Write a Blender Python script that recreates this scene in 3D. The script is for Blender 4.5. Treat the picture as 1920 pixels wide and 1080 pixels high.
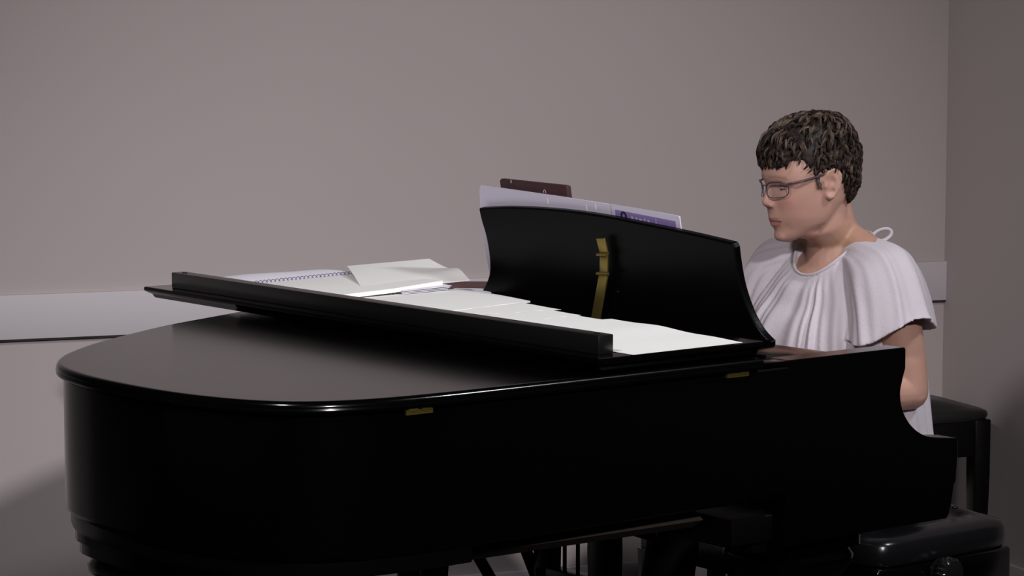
import bpy, bmesh, math, random
import numpy as np
from mathutils import Vector, Matrix, noise

for o in list(bpy.data.objects):
    bpy.data.objects.remove(o, do_unlink=True)
SC = bpy.context.scene
COL = SC.collection
R = math.radians
rng = random.Random(7)

# ------------------------------------------------------------------ camera
cam = bpy.data.cameras.new('camera')
cam.sensor_width = 36.0
cam.lens = 36.0 * 4700 / 1920
cam.clip_end = 60
cam_o = bpy.data.objects.new('camera', cam)
cam_o.location = (-2.7154, -3.2201, 1.5982)
cam_o.rotation_euler = (R(90 - 5.872), 0, R(-38.149))
COL.objects.link(cam_o)
SC.camera = cam_o

# ------------------------------------------------------------------ world, lights, exposure
w = bpy.data.worlds.new('world'); SC.world = w; w.use_nodes = True
w.node_tree.nodes['Background'].inputs[0].default_value = (0.9, 0.95, 1.0, 1)
w.node_tree.nodes['Background'].inputs[1].default_value = 0.012
SC.view_settings.view_transform = 'Standard'
SC.view_settings.look = 'None'
SC.view_settings.gamma = 1
SC.view_settings.exposure = 0.0
SC.view_settings.use_curve_mapping = False

def spot(name, loc, target, power, angle, blend, radius, color):
    l = bpy.data.lights.new(name, 'SPOT')
    l.energy = power; l.spot_size = R(angle); l.spot_blend = blend
    l.shadow_soft_size = radius; l.color = color
    o = bpy.data.objects.new(name, l); o.location = loc
    o.rotation_euler = (Vector(target) - Vector(loc)).to_track_quat('-Z', 'Y').to_euler()
    COL.objects.link(o)
    return o

spot('stage_light_front', (-2.35, -6.5, 4.1), (0.75, 1.5, 0.55), 1400, 32, 1.0, 0.20, (1.0, 0.945, 0.96))
spot('stage_light_side', (-2.6, -0.75, 3.85), (1.1, 0.8, 0.9), 300, 62, 1.0, 0.20, (1.0, 0.95, 0.95))
spot('stage_light_right', (2.0, -1.7, 3.75), (0.45, 0.70, 0.95), 255, 44, 0.9, 0.24, (0.95, 0.96, 1.0))

# ------------------------------------------------------------------ materials
def mat(name, color, rough=0.5, spec=0.5, metal=0.0, coat=0.0, noise_amt=0.0, noise_scale=20, bump=0.0, bump_scale=200, sss=0.0, sheen=0.0):
    m = bpy.data.materials.new(name); m.use_nodes = True
    nt = m.node_tree; b = nt.nodes['Principled BSDF']
    b.inputs['Base Color'].default_value = (*color, 1)
    b.inputs['Roughness'].default_value = rough
    b.inputs['Specular IOR Level'].default_value = spec
    b.inputs['Metallic'].default_value = metal
    b.inputs['Coat Weight'].default_value = coat
    b.inputs['Sheen Weight'].default_value = sheen
    if sss:
        b.inputs['Subsurface Weight'].default_value = sss
        b.inputs['Subsurface Radius'].default_value = (0.01, 0.004, 0.002)
        b.inputs['Subsurface Scale'].default_value = 1.0
    tc = nt.nodes.new('ShaderNodeTexCoord')
    if noise_amt:
        n = nt.nodes.new('ShaderNodeTexNoise'); n.inputs['Scale'].default_value = noise_scale
        n.inputs['Detail'].default_value = 4
        nt.links.new(tc.outputs['Object'], n.inputs['Vector'])
        mx = nt.nodes.new('ShaderNodeMix'); mx.data_type = 'RGBA'
        mx.inputs[6].default_value = (*[c * (1 - noise_amt) for c in color], 1)
        mx.inputs[7].default_value = (*[min(1, c * (1 + noise_amt)) for c in color], 1)
        nt.links.new(n.outputs['Fac'], mx.inputs[0])
        nt.links.new(mx.outputs[2], b.inputs['Base Color'])
    if bump:
        n = nt.nodes.new('ShaderNodeTexNoise'); n.inputs['Scale'].default_value = bump_scale
        n.inputs['Detail'].default_value = 3
        nt.links.new(tc.outputs['Object'], n.inputs['Vector'])
        bp = nt.nodes.new('ShaderNodeBump'); bp.inputs['Strength'].default_value = bump
        bp.inputs['Distance'].default_value = 0.002
        nt.links.new(n.outputs['Fac'], bp.inputs['Height'])
        nt.links.new(bp.outputs['Normal'], b.inputs['Normal'])
    return m

M = {}
M['wall'] = mat('wall_paint', (0.485, 0.430, 0.428), 0.85, 0.2, noise_amt=0.02, noise_scale=2.5, bump=0.05, bump_scale=300)
M['trim'] = mat('trim_paint', (0.585, 0.550, 0.580), 0.55, 0.3, noise_amt=0.015, noise_scale=6)
M['gap'] = mat('joint_dark', (0.05, 0.045, 0.045), 0.9, 0.1)
M['floor'] = mat('floor_carpet', (0.016, 0.014, 0.0135), 0.95, 0.1, noise_amt=0.15, noise_scale=60, bump=0.3, bump_scale=600)
M['lacquer'] = mat('black_lacquer', (0.0007, 0.0007, 0.0008), 0.15, 0.5, noise_amt=0.1, noise_scale=30)
M['satin'] = mat('black_satin', (0.0016, 0.0016, 0.0018), 0.3, 0.3, noise_amt=0.1, noise_scale=30)
M['desk'] = mat('desk_satin', (0.0012, 0.0012, 0.0014), 0.36, 0.10, noise_amt=0.1, noise_scale=30)
M['bar'] = mat('bar_satin', (0.004, 0.004, 0.0042), 0.32, 0.7, noise_amt=0.1, noise_scale=30)
M['brass'] = mat('brass', (0.33, 0.25, 0.07), 0.42, 0.5, metal=0.85, noise_amt=0.12, noise_scale=60)
M['brass_dark'] = mat('brass_shaded', (0.10, 0.075, 0.015), 0.5, 0.4, metal=0.6)  # hinge brass, colour darkened for the shade under the lid overhang
M['wood_dark'] = mat('beam_wood', (0.035, 0.028, 0.023), 0.6, 0.3, noise_amt=0.3, noise_scale=25)
M['white_key'] = mat('key_white', (0.75, 0.73, 0.68), 0.25)
M['steel'] = mat('steel', (0.6, 0.6, 0.62), 0.25, 0.5, metal=1.0)
M['wire'] = mat('coil_wire', (0.10, 0.09, 0.22), 0.35, 0.5)
M['maroon'] = mat('maroon_cover', (0.055, 0.022, 0.024), 0.5, 0.4, noise_amt=0.1)
M['redcover'] = mat('red_cover', (0.11, 0.025, 0.03), 0.5, 0.4, noise_amt=0.1)
M['cover_white'] = mat('cover_white', (0.60, 0.56, 0.68), 0.45, 0.4, noise_amt=0.03, noise_scale=12)
M['purple'] = mat('print_purple', (0.24, 0.18, 0.40), 0.45, 0.4, noise_amt=0.08, noise_scale=10)
M['purple_dark'] = mat('print_dark_purple', (0.03, 0.02, 0.05), 0.45, 0.4)
M['lilac'] = mat('print_lilac', (0.48, 0.42, 0.6), 0.45, 0.4)
M['leather'] = mat('black_leather', (0.012, 0.011, 0.011), 0.38, 0.5, noise_amt=0.2, noise_scale=40, bump=0.15, bump_scale=500)
M['leather_shiny'] = mat('black_leather_gloss', (0.006, 0.006, 0.007), 0.24, 0.5, bump=0.08, bump_scale=350)
M['knob'] = mat('knob_black', (0.008, 0.008, 0.008), 0.12, 0.5)
M['trouser'] = mat('black_cloth', (0.006, 0.006, 0.007), 0.9, 0.15, bump=0.3, bump_scale=400)
M['shoe'] = mat('shoe_black', (0.008, 0.008, 0.008), 0.35, 0.4)
M['eye'] = mat('eye_white', (0.55, 0.48, 0.45), 0.15, 0.5)
M['iris'] = mat('eye_iris', (0.03, 0.025, 0.02), 0.1, 0.5)
M['frame'] = mat('spectacle_frame', (0.075, 0.045, 0.06), 0.3, 0.5)
M['hair_base'] = mat('hair_base', (0.022, 0.016, 0.013), 0.6, 0.3, noise_amt=0.3, noise_scale=60)

def paper_mat(name, color, line=0.75):
    m = mat(name, color, 0.75, 0.25)
    nt = m.node_tree; b = nt.nodes['Principled BSDF']
    tc = nt.nodes.new('ShaderNodeTexCoord')
    # printed staves: groups of fine lines across the page, broken by noise
    wv = nt.nodes.new('ShaderNodeTexWave'); wv.wave_type = 'BANDS'; wv.bands_direction = 'X'
    wv.inputs['Scale'].default_value = 11.0; wv.inputs['Distortion'].default_value = 0.0
    nt.links.new(tc.outputs['Object'], wv.inputs['Vector'])
    r1 = nt.nodes.new('ShaderNodeMapRange'); r1.inputs[1].default_value = 0.62; r1.inputs[2].default_value = 0.9
    nt.links.new(wv.outputs['Fac'], r1.inputs[0])
    mp = nt.nodes.new('ShaderNodeMapping'); mp.inputs['Scale'].default_value = (420, 70, 1)
    nt.links.new(tc.outputs['Object'], mp.inputs['Vector'])
    n2 = nt.nodes.new('ShaderNodeTexNoise'); n2.inputs['Scale'].default_value = 1.0; n2.inputs['Detail'].default_value = 2
    nt.links.new(mp.outputs['Vector'], n2.inputs['Vector'])
    r2 = nt.nodes.new('ShaderNodeMapRange'); r2.inputs[1].default_value = 0.66; r2.inputs[2].default_value = 0.74
    nt.links.new(n2.outputs['Fac'], r2.inputs[0])
    mu = nt.nodes.new('ShaderNodeMath'); mu.operation = 'MULTIPLY'
    nt.links.new(r1.outputs[0], mu.inputs[0]); nt.links.new(r2.outputs[0], mu.inputs[1])
    mx = nt.nodes.new('ShaderNodeMix'); mx.data_type = 'RGBA'
    mx.inputs[6].default_value = (*color, 1)
    mx.inputs[7].default_value = (*[c * (1 - line) for c in color], 1)
    nt.links.new(mu.outputs[0], mx.inputs[0])
    nt.links.new(mx.outputs[2], b.inputs['Base Color'])
    return m
M['paper'] = paper_mat('printed_paper', (0.90, 0.90, 0.885), 0.30)
M['paper_cool'] = paper_mat('printed_paper_cool', (0.84, 0.83, 0.91), 0.28)
M['paper_plain'] = mat('paper_plain', (0.78, 0.77, 0.82), 0.8, 0.2)

def attr_mat(name, attr, rough, spec, sss=0.0, bump=0.0, bump_scale=400, translucent=0.0):
    m = mat(name, (0.5, 0.5, 0.5), rough, spec, sss=sss, bump=bump, bump_scale=bump_scale)
    nt = m.node_tree; b = nt.nodes['Principled BSDF']
    a = nt.nodes.new('ShaderNodeAttribute'); a.attribute_name = attr
    nt.links.new(a.outputs['Color'], b.inputs['Base Color'])
    return m
M['skin'] = attr_mat('skin', 'tone', 0.5, 0.35, sss=0.12, bump=0.04, bump_scale=300)
M['hair'] = attr_mat('hair', 'tone', 0.5, 0.25)
M['blouse'] = mat('white_cotton', (0.56, 0.515, 0.565), 0.9, 0.15, noise_amt=0.04, noise_scale=40, bump=0.35, bump_scale=260, sheen=0.2)

m = bpy.data.materials.new('lens_glass'); m.use_nodes = True
nt = m.node_tree; nt.nodes.remove(nt.nodes['Principled BSDF'])
tr = nt.nodes.new('ShaderNodeBsdfTransparent'); tr.inputs[0].default_value = (0.96, 0.965, 0.975, 1)
gl = nt.nodes.new('ShaderNodeBsdfGlossy'); gl.inputs['Roughness'].default_value = 0.05
mxs = nt.nodes.new('ShaderNodeMixShader')
tcx = nt.nodes.new('ShaderNodeTexCoord'); nzx = nt.nodes.new('ShaderNodeTexNoise'); nzx.inputs['Scale'].default_value = 9
mrx = nt.nodes.new('ShaderNodeMapRange'); mrx.inputs[3].default_value = 0.02; mrx.inputs[4].default_value = 0.05
nt.links.new(tcx.outputs['Object'], nzx.inputs['Vector']); nt.links.new(nzx.outputs['Fac'], mrx.inputs[0]); nt.links.new(mrx.outputs[0], mxs.inputs[0])
nt.links.new(tr.outputs[0], mxs.inputs[1]); nt.links.new(gl.outputs[0], mxs.inputs[2])
nt.links.new(mxs.outputs[0], nt.nodes['Material Output'].inputs['Surface'])
M['lens'] = m

# ------------------------------------------------------------------ helpers
def link(name, me, material=None, parent=None, smooth=None):
    o = bpy.data.objects.new(name, me)
    COL.objects.link(o)
    if material is not None:
        me.materials.append(M[material] if isinstance(material, str) else material)
    if parent is not None:
        o.parent = parent
    if smooth is not None:
        me.shade_smooth()
        if smooth < 179:
            me.set_sharp_from_angle(angle=R(smooth))
    return o

def tag(o, label=None, cat=None, group=None, kind=None):
    if label: o['label'] = label
    if cat: o['category'] = cat
    if group: o['group'] = group
    if kind: o['kind'] = kind
    return o

def empty(name, loc, label, cat, group=None):
    o = bpy.data.objects.new(name, None); o.empty_display_size = 0.1
    COL.objects.link(o); o.location = loc
    bpy.context.view_layer.update()
    return tag(o, label, cat, group)

class MB:
    """collects raw geometry in world coordinates; build() links ONE mesh object"""
    def __init__(s): s.v = []; s.f = []
    def add(s, verts, faces):
        k = len(s.v); s.v += [tuple(p) for p in verts]; s.f += [tuple(i + k for i in f) for f in faces]
    def loft(s, rings, close=True, cap=True, cap_end=None):
        n = len(rings[0]); k = len(s.v)
        for r in rings: s.v += [tuple(p) for p in r]
        for i in range(len(rings) - 1):
            for j in range(n if close else n - 1):
                a = k + i * n + j; b_ = k + i * n + (j + 1) % n
                s.f.append((a, b_, b_ + n, a + n))
        ce = cap if cap_end is None else cap_end
        if cap: s.f.append(tuple(k + j for j in reversed(range(n))))
        if ce: s.f.append(tuple(k + (len(rings) - 1) * n + j for j in range(n)))
    def tube(s, pts, radii, n=12, flat=None):
        pts = [Vector(p) for p in pts]
        if not isinstance(radii, list): radii = [radii] * len(pts)
        rings = []; up = None
        for i, p in enumerate(pts):
            t = (pts[min(i + 1, len(pts) - 1)] - pts[max(i - 1, 0)]).normalized()
            if up is None:
                up = Vector((0, 0, 1)) if abs(t.z) < 0.9 else Vector((1, 0, 0))
            up = (up - t * up.dot(t)).normalized(); sd = t.cross(up)
            rr = radii[i]; ra, rb = (rr if hasattr(rr, '__len__') else (rr, rr))
            rings.append([p + sd * (ra * math.cos(2 * math.pi * j / n)) + up * (rb * math.sin(2 * math.pi * j / n)) for j in range(n)])
        s.loft(rings)
    def capsule(s, pts, radii, n=16):
        pts = [Vector(p) for p in pts]
        d0 = (pts[0] - pts[1]).normalized(); d1 = (pts[-1] - pts[-2]).normalized()
        P = []; RR = []
        for q in (0.98, 0.8, 0.45):
            P.append(pts[0] + d0 * radii[0] * q); RR.append(radii[0] * math.sqrt(1 - q * q))
        P += pts; RR += list(radii)
        for q in (0.45, 0.8, 0.98):
            P.append(pts[-1] + d1 * radii[-1] * q); RR.append(radii[-1] * math.sqrt(1 - q * q))
        s.tube(P, RR, n)
    def ellipsoid(s, c, r, rot=None, nu=24, nv=14):
        c = Vector(c); rings = []
        rot = rot or Matrix.Identity(3)
        for i in range(nv + 1):
            th = math.pi * min(max(i / nv, 0.015), 0.985)
            rings.append([c + rot @ Vector((r[0] * math.sin(th) * math.cos(2 * math.pi * j / nu), r[1] * math.sin(th) * math.sin(2 * math.pi * j / nu), r[2] * math.cos(th))) for j in range(nu)])
        s.loft([list(reversed(r_)) for r_ in rings])
    def box(s, lo, hi):
        x0, y0, z0 = lo; x1, y1, z1 = hi
        s.add([(x0, y0, z0), (x1, y0, z0), (x1, y1, z0), (x0, y1, z0), (x0, y0, z1), (x1, y0, z1), (x1, y1, z1), (x0, y1, z1)],
              [(3, 2, 1, 0), (4, 5, 6, 7), (0, 1, 5, 4), (1, 2, 6, 5), (2, 3, 7, 6), (3, 0, 4, 7)])
    def mesh(s, name, origin=(0, 0, 0), bevel=0.0, seg=2, angle=35):
        me = bpy.data.meshes.new(name)
        ox, oy, oz = origin
        me.from_pydata([(x - ox, y - oy, z - oz) for x, y, z in s.v], [], s.f)
        if bevel:
            bm = bmesh.new(); bm.from_mesh(me)
            bmesh.ops.recalc_face_normals(bm, faces=bm.faces)
            ed = [e for e in bm.edges if len(e.link_faces) == 2 and e.calc_face_angle(0) > R(angle)]
            bmesh.ops.bevel(bm, geom=ed, offset=bevel, segments=seg, affect='EDGES', profile=0.5)
            bm.to_mesh(me); bm.free()
        else:
            bm = bmesh.new(); bm.from_mesh(me)
            bmesh.ops.recalc_face_normals(bm, faces=bm.faces)
            bm.to_mesh(me); bm.free()
        me.update()
        return me
    def build(s, name, material, parent=None, bevel=0.0, seg=2, smooth=40, origin=None):
        par_o = Vector((0, 0, 0))
        if parent is not None:
            p = parent
            while p is not None:
                par_o += p.location; p = p.parent
        if origin is None:
            if parent is None:
                xs = np.array(s.v); origin = Vector(((xs[:, 0].min() + xs[:, 0].max()) / 2, (xs[:, 1].min() + xs[:, 1].max()) / 2, xs[:, 2].min()))
            else:
                origin = par_o
        origin = Vector(origin)
        o = link(name, s.mesh(name, origin, bevel, seg), material, parent, smooth)
        o.location = origin - par_o
        return o

def prism(poly, z0, z1, axis='z'):
    """closed prism over a 2D polygon; axis z: (x,y) polygon; axis y: (x,z) polygon; axis x: (y,z)"""
    m_ = MB()
    def mk(p, t):
        return (p[0], p[1], t) if axis == 'z' else ((p[0], t, p[1]) if axis == 'y' else (t, p[0], p[1]))
    m_.loft([[mk(p, z0) for p in poly], [mk(p, z1) for p in poly]])
    return m_

def catmull(P, per=8, closed=False):
    P = [Vector((*p, 0)) if len(p) == 2 else Vector(p) for p in P]
    out = []; n = len(P)
    for i in range(n if closed else n - 1):
        p0 = P[i - 1] if (closed or i > 0) else P[0] * 2 - P[1]
        p1 = P[i]; p2 = P[(i + 1) % n]
        p3 = P[(i + 2) % n] if (closed or i + 2 < n) else P[-1] * 2 - P[-2]
        for k in range(per):
            t = k / per
            out.append(0.5 * ((2 * p1) + (p2 - p0) * t + (2 * p0 - 5 * p1 + 4 * p2 - p3) * t * t + (3 * p1 - p0 - 3 * p2 + p3) * t ** 3))
    if not closed: out.append(P[-1])
    return out

def inset_open(pts, d):
    """offset a 2D polyline to its left normal by d"""
    out = []
    for i, p in enumerate(pts):
        t = (pts[min(i + 1, len(pts) - 1)] - pts[max(i - 1, 0)]).normalized()
        out.append(Vector((p.x - t.y * d, p.y + t.x * d, 0)))
    return out

# ================================================================== THE SETTING
WD = Vector((0.9523, -0.3052, 0)); WN = Vector((0.3052, 0.9523, 0))     # along the back wall, and through it
CORNER = Vector((2.69, 1.651, 0))
def W_(t, n, z): return CORNER + WD * t + WN * n + Vector((0, 0, z))      # t along back wall (0 = corner), n beyond the wall
def wbox(t0, t1, n0, n1, z0, z1):
    m_ = MB()
    c = [W_(t0, n0, z0), W_(t1, n0, z0), W_(t1, n1, z0), W_(t0, n1, z0), W_(t0, n0, z1), W_(t1, n0, z1), W_(t1, n1, z1), W_(t0, n1, z1)]
    m_.add(c, [(3, 2, 1, 0), (4, 5, 6, 7), (0, 1, 5, 4), (1, 2, 6, 5), (2, 3, 7, 6), (3, 0, 4, 7)])
    return m_
def struct(m_, name, material, label, cat, bevel=0.0):
    o = m_.build(name, material, None, bevel, origin=(0, 0, 0)); tag(o, label, cat, kind='structure'); return o
struct(wbox(-7.5, 2.5, -9, 0.1, -0.06, 0.0), 'floor', 'floor', 'dark carpeted floor under the piano', 'floor')
struct(wbox(-7.5, 0.12, 0, 0.12, 0, 3.6), 'wall_back', 'wall', 'plain taupe back wall behind the piano', 'wall')
struct(wbox(0.0, 0.12, -1.6, 0.0, 0, 3.6), 'wall_right', 'wall', 'shaded taupe side wall at the right edge', 'wall')
struct(wbox(-7.5, 0.0, -0.016, 0.0, 0.8275, 0.9395), 'trim_1', 'trim', 'wide pale chair rail board along the back wall', 'trim', 0.002)
struct(wbox(-7.5, 0.0, -0.011, 0.0, 0.8225, 0.8275), 'trim_2', 'gap', 'thin dark joint line under the chair rail', 'trim')
struct(wbox(-7.5, 0.0, -0.015, 0.0, 0, 0.135), 'baseboard_back', 'trim', 'pale painted baseboard of the back wall seen under the piano', 'baseboard', 0.003)
struct(wbox(-0.015, 0.0, -1.6, -0.015, 0, 0.135), 'baseboard_right', 'trim', 'pale painted baseboard of the right side wall', 'baseboard', 0.003)

# ================================================================== GRAND PIANO
PIANO = empty('grand_piano', (0.1, 0.75, 0), 'black lacquered grand piano with folded lid and raised music desk', 'piano')
HX = 0.388                                                          # hinge line of the lid
LW = 1.53
tail_pts = [(HX, 0), (0.2, 0), (0.0, 0), (-0.2, 0), (-0.34, 0.002), (-0.45, 0.014), (-0.537, 0.045), (-0.600, 0.100), (-0.645, 0.190), (-0.673, 0.307),
            (-0.684, 0.45), (-0.680, 0.57), (-0.655, 0.69), (-0.595, 0.799), (-0.498, 0.898), (-0.4, 0.975), (-0.21, 1.098), (-0.039, 1.182),
            (0.078, 1.239), (0.19, 1.32), (0.27, 1.41), (0.33, 1.49), (HX, LW)]
outline = catmull(tail_pts, 6)
def lid_ring(ins, z): 
    pts = inset_open(outline, -ins)
    pts[0].x = HX; pts[-1].x = HX
    return [(p.x, p.y, z) for p in pts]
m_ = MB()
m_.loft([lid_ring(0.007, 0.9935), lid_ring(0.002, 0.9940), lid_ring(0.0004, 0.9955), lid_ring(0.0, 0.998), lid_ring(0.0, 1.0015), lid_ring(0.0012, 1.0030), lid_ring(0.0012, 1.0040)] +
        [lid_ring(0.0006 + 0.0105 * (1 - math.cos(R(t_))), 1.0045 + 0.0105 * math.sin(R(t_))) for t_ in (0, 12, 24, 36, 48, 60, 72, 82, 90)] + [lid_ring(0.016, 1.015)])
LID = m_.build('lid', 'lacquer', PIANO, smooth=50)
# brass hinges between lid and rim along the straight side
for hx in (-0.395, 0.305):
    h_ = MB(); h_.box((hx, 0.0065, 0.9845), (hx + 0.052, 0.0125, 0.9925)); h_.box((hx + 0.004, 0.0055, 0.9905), (hx + 0.022, 0.011, 0.9945)); h_.box((hx + 0.03, 0.0055, 0.9905), (hx + 0.048, 0.011, 0.9945))
    tag(h_.build('hinge', 'brass_dark', LID), 'small brass hinge')
# rim (a bent band)
def rim_ring(ins, z, x_end):
    pts = inset_open(outline, -ins)
    pts[0].x = x_end; pts[-1].x = x_end
    return [(p.x, p.y, z) for p in pts]
m_ = MB()
prof = [(0.055, 0.758), (0.020, 0.752), (0.0145, 0.756), (0.013, 0.762), (0.013, 0.764), (0.013, 0.986), (0.013, 0.988), (0.016, 0.9925), (0.055, 0.9925)]
rr_ = [rim_ring(i_, z_, 0.47) for i_, z_ in prof]
m_.loft(rr_ + [rr_[0]], close=False, cap=False)
n_o = len(outline)
m_.f.append(tuple(i * n_o for i in range(len(prof)))); m_.f.append(tuple(i * n_o + n_o - 1 for i in reversed(range(len(prof)))))
m_.build('rim', 'lacquer', PIANO, smooth=32)
# lower inner frame and soundboard seen under the rim
m_ = MB()
lf_o = [p for p in outline if p.x < -0.235]
def lf_ring(ins, z): return [(p.x, p.y, z) for p in inset_open(lf_o, -ins)]
m_.loft([lf_ring(0.024, 0.724), lf_ring(0.022, 0.730), lf_ring(0.022, 0.757)])
m_.build('lower_frame', 'satin', PIANO, smooth=32)
# cheeks (the arms beside the keyboard)
cheek = [(0.46, 1.003), (0.767, 1.003), (0.770, 1.000), (0.770, 0.963), (0.762, 0.940), (0.757, 0.915), (0.764, 0.884), (0.784, 0.856), (0.813, 0.835), (0.845, 0.824), (0.916, 0.815),
         (0.921, 0.810), (0.921, 0.784), (0.917, 0.73), (0.912, 0.725), (0.906, 0.690), (0.900, 0.670), (0.893, 0.660), (0.46, 0.660)]
ck = [p for p in cheek[:3]] + [tuple(p[:2]) for p in catmull(cheek[3:11], 4)] + cheek[11:]
for y0, y1, nm in ((0.0127, 0.063, 'near'), (1.467, 1.5173, 'far')):
    o = prism(ck, y0, y1, 'y').build('cheek', 'lacquer', PIANO, bevel=0.0025, smooth=None)
# keybed, key slip, fall board
m_ = MB(); m_.box((0.36, 0.05, 0.665), (0.89, 1.48, 0.715)); m_.build('keybed', 'satin', PIANO, 0.004)
m_ = MB(); m_.box((0.888, 0.063, 0.668), (0.906, 1.467, 0.738)); m_.build('key_slip', 'lacquer', PIANO, 0.003)
m_ = prism([(0.655, 0.755), (0.672, 0.755), (0.690, 0.80), (0.690, 0.93), (0.672, 0.945), (0.655, 0.93)], 0.066, 1.464, 'y'); m_.build('fallboard', 'lacquer', PIANO, 0.004)
for y0, y1 in ((0.064, 0.142), (1.388, 1.466)):
    m_ = MB(); m_.box((0.70, y0, 0.716), (0.886, y1, 0.772)); m_.build('key_block', 'lacquer', PIANO, 0.004)
# keys
kw = 1.242 / 52
wk = MB(); wk.box((0, 0, 0), (0.185, kw - 0.0012, 0.022)); wk_me = wk.mesh('white_key', bevel=0.0012, seg=1); wk_me.materials.append(M['white_key'])
bk = prism([(0, 0), (0.095, 0), (0.089, 0.011), (0, 0.012)], 0, 0.0105, 'y'); bk_me = bk.mesh('black_key', bevel=0.0008, seg=1); bk_me.materials.append(M['satin'])
for i in range(52):
    o = link('white_key', wk_me, None, PIANO); o.location = Vector((0.700, 0.144 + kw * i, 0.724)) - PIANO.location
    if i < 51 and i % 7 not in (1, 4):
        o = link('black_key', bk_me, None, PIANO); o.location = Vector((0.700, 0.144 + kw * (i + 1) - 0.0055, 0.746)) - PIANO.location
# folded front flap with its lip bar
m_ = MB()
fx0, fx1, fy0, fy1 = 0.0, HX - 0.002, 0.0, LW
fl = []
for ins, z in ((0.030, 1.0185), (0.017, 1.0215), (0.013, 1.0290), (0.0020, 1.0350), (0.0, 1.0375), (0.0, 1.0425), (0.0012, 1.0445), (0.0035, 1.045)):
    fl.append([(fx0 + ins, fy0 + ins, z), (fx1, fy0 + ins, z), (fx1, fy1 - ins, z), (fx0 + ins, fy1 - ins, z)])
m_.loft(fl)
FLAP = m_.build('lid_flap', 'lacquer', PIANO, smooth=32)
m_ = MB(); m_.box((0.032, 0.038, 1.0450), (0.066, LW - 0.062, 1.0785)); LIP = m_.build('lip_bar', 'bar', FLAP, 0.0022)
for yy in (0.062, LW - 0.09):
    m_ = MB(); m_.tube([(0.049, yy, 1.0780), (0.049, yy, 1.0797)], 0.0055, 14); m_.build('buffer_button', 'satin', FLAP)
for yy in (0.12, 0.60, 1.05):
    m_ = MB(); m_.tube([(0.03, yy, 1.0145), (0.03, yy, 1.0195)], 0.008, 12); m_.build('rubber_bumper', 'satin', FLAP)
m_ = MB(); m_.tube([(HX + 0.003, 0.002, 1.0165), (HX + 0.003, LW - 0.002, 1.0165)], 0.0042, 10); m_.build('piano_hinge', 'satin', LID)
# music shelf
m_ = MB(); m_.box((HX + 0.012, 0.064, 0.984), (0.612, 1.466, 1.002)); m_.build('music_shelf', 'lacquer', PIANO, 0.002)
m_ = MB(); m_.box((HX + 0.008, 0.013, 0.993), (0.46, 0.066, 1.0025)); m_.build('shelf_block', 'lacquer', PIANO, 0.0015)
m_ = MB(); m_.box((HX + 0.008, 1.464, 0.993), (0.46, 1.517, 1.0025)); m_.build('shelf_block', 'lacquer', PIANO, 0.0015)
# music desk: outline in (y, z) on a plane that leans back towards the tail
KT = math.tan(R(10))
def desk_x(z): return 0.595 - (z - 1.0) * KT
top_e = catmull([(1.063, 1.217), (0.944, 1.226), (0.783, 1.229), (0.647, 1.225), (0.534, 1.217), (0.393, 1.206), (0.271, 1.194)], 5)
near_e = catmull([(0.266, 1.185), (0.266, 1.159), (0.263, 1.118), (0.254, 1.082), (0.240, 1.050), (0.222, 1.026), (0.196, 1.006)], 4)
far_e = catmull([(1.135, 1.006), (1.103, 1.026), (1.078, 1.048), (1.058, 1.075), (1.050, 1.108), (1.051, 1.154), (1.059, 1.188), (1.062, 1.207)], 4)
dpoly = [(p.x, p.y) for p in top_e] + [(p.x, p.y) for p in near_e] + [(p.x, p.y) for p in far_e]
m_ = MB()
m_.loft([[(desk_x(z) + t, y, z + t * KT) for y, z in dpoly] for t in (0.0, 0.017)])
DESK = m_.build('music_desk', 'desk', PIANO, bevel=0.004, seg=3, smooth=None)
m_ = MB(); m_.box((0.585, 0.20, 1.0), (0.611, 1.13, 1.012)); m_.build('desk_ledge', 'lacquer', DESK, 0.002)
# brass folding prop behind the desk
def flat_bar(a, b_, wdt, th):
    a = Vector(a); b_ = Vector(b_); t = (b_ - a).normalized(); n = Vector((-1, 0, 0)); n = (n - t * n.dot(t)).normalized(); s = t.cross(n)
    m2 = MB(); c = []
    for p in (a, b_):
        c += [p + s * wdt / 2, p - s * wdt / 2, p - s * wdt / 2 + n * th, p + s * wdt / 2 + n * th]
    m2.add(c, [(0, 1, 2, 3), (7, 6, 5, 4), (0, 4, 5, 1), (1, 5, 6, 2), (2, 6, 7, 3), (3, 7, 4, 0)])
    return m2
flat_bar((0.549, 0.643, 1.180), (0.5575, 0.640, 1.146), 0.025, 0.004).build('prop_plate', 'brass', DESK, 0.0008)
flat_bar((0.5565, 0.641, 1.146), (0.560, 0.645, 1.106), 0.024, 0.004).build('prop_arm', 'brass', DESK, 0.0008)
flat_bar((0.560, 0.645, 1.108), (0.575, 0.690, 1.003), 0.026, 0.004).build('prop_strut', 'brass', DESK, 0.0008)
m_ = MB(); m_.tube([(0.549, 0.626, 1.147), (0.549, 0.656, 1.145)], 0.0035, 10); m_.build('prop_pin', 'brass', DESK)
m_ = MB(); m_.tube([(0.553, 0.627, 1.108), (0.553, 0.661, 1.106)], 0.0035, 10); m_.build('prop_pin', 'brass', DESK)
m_ = MB(); m_.ellipsoid((0.5835, 0.632, 1.069), (0.0025, 0.0042, 0.0042)); m_.build('screw', 'satin', DESK)
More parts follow.
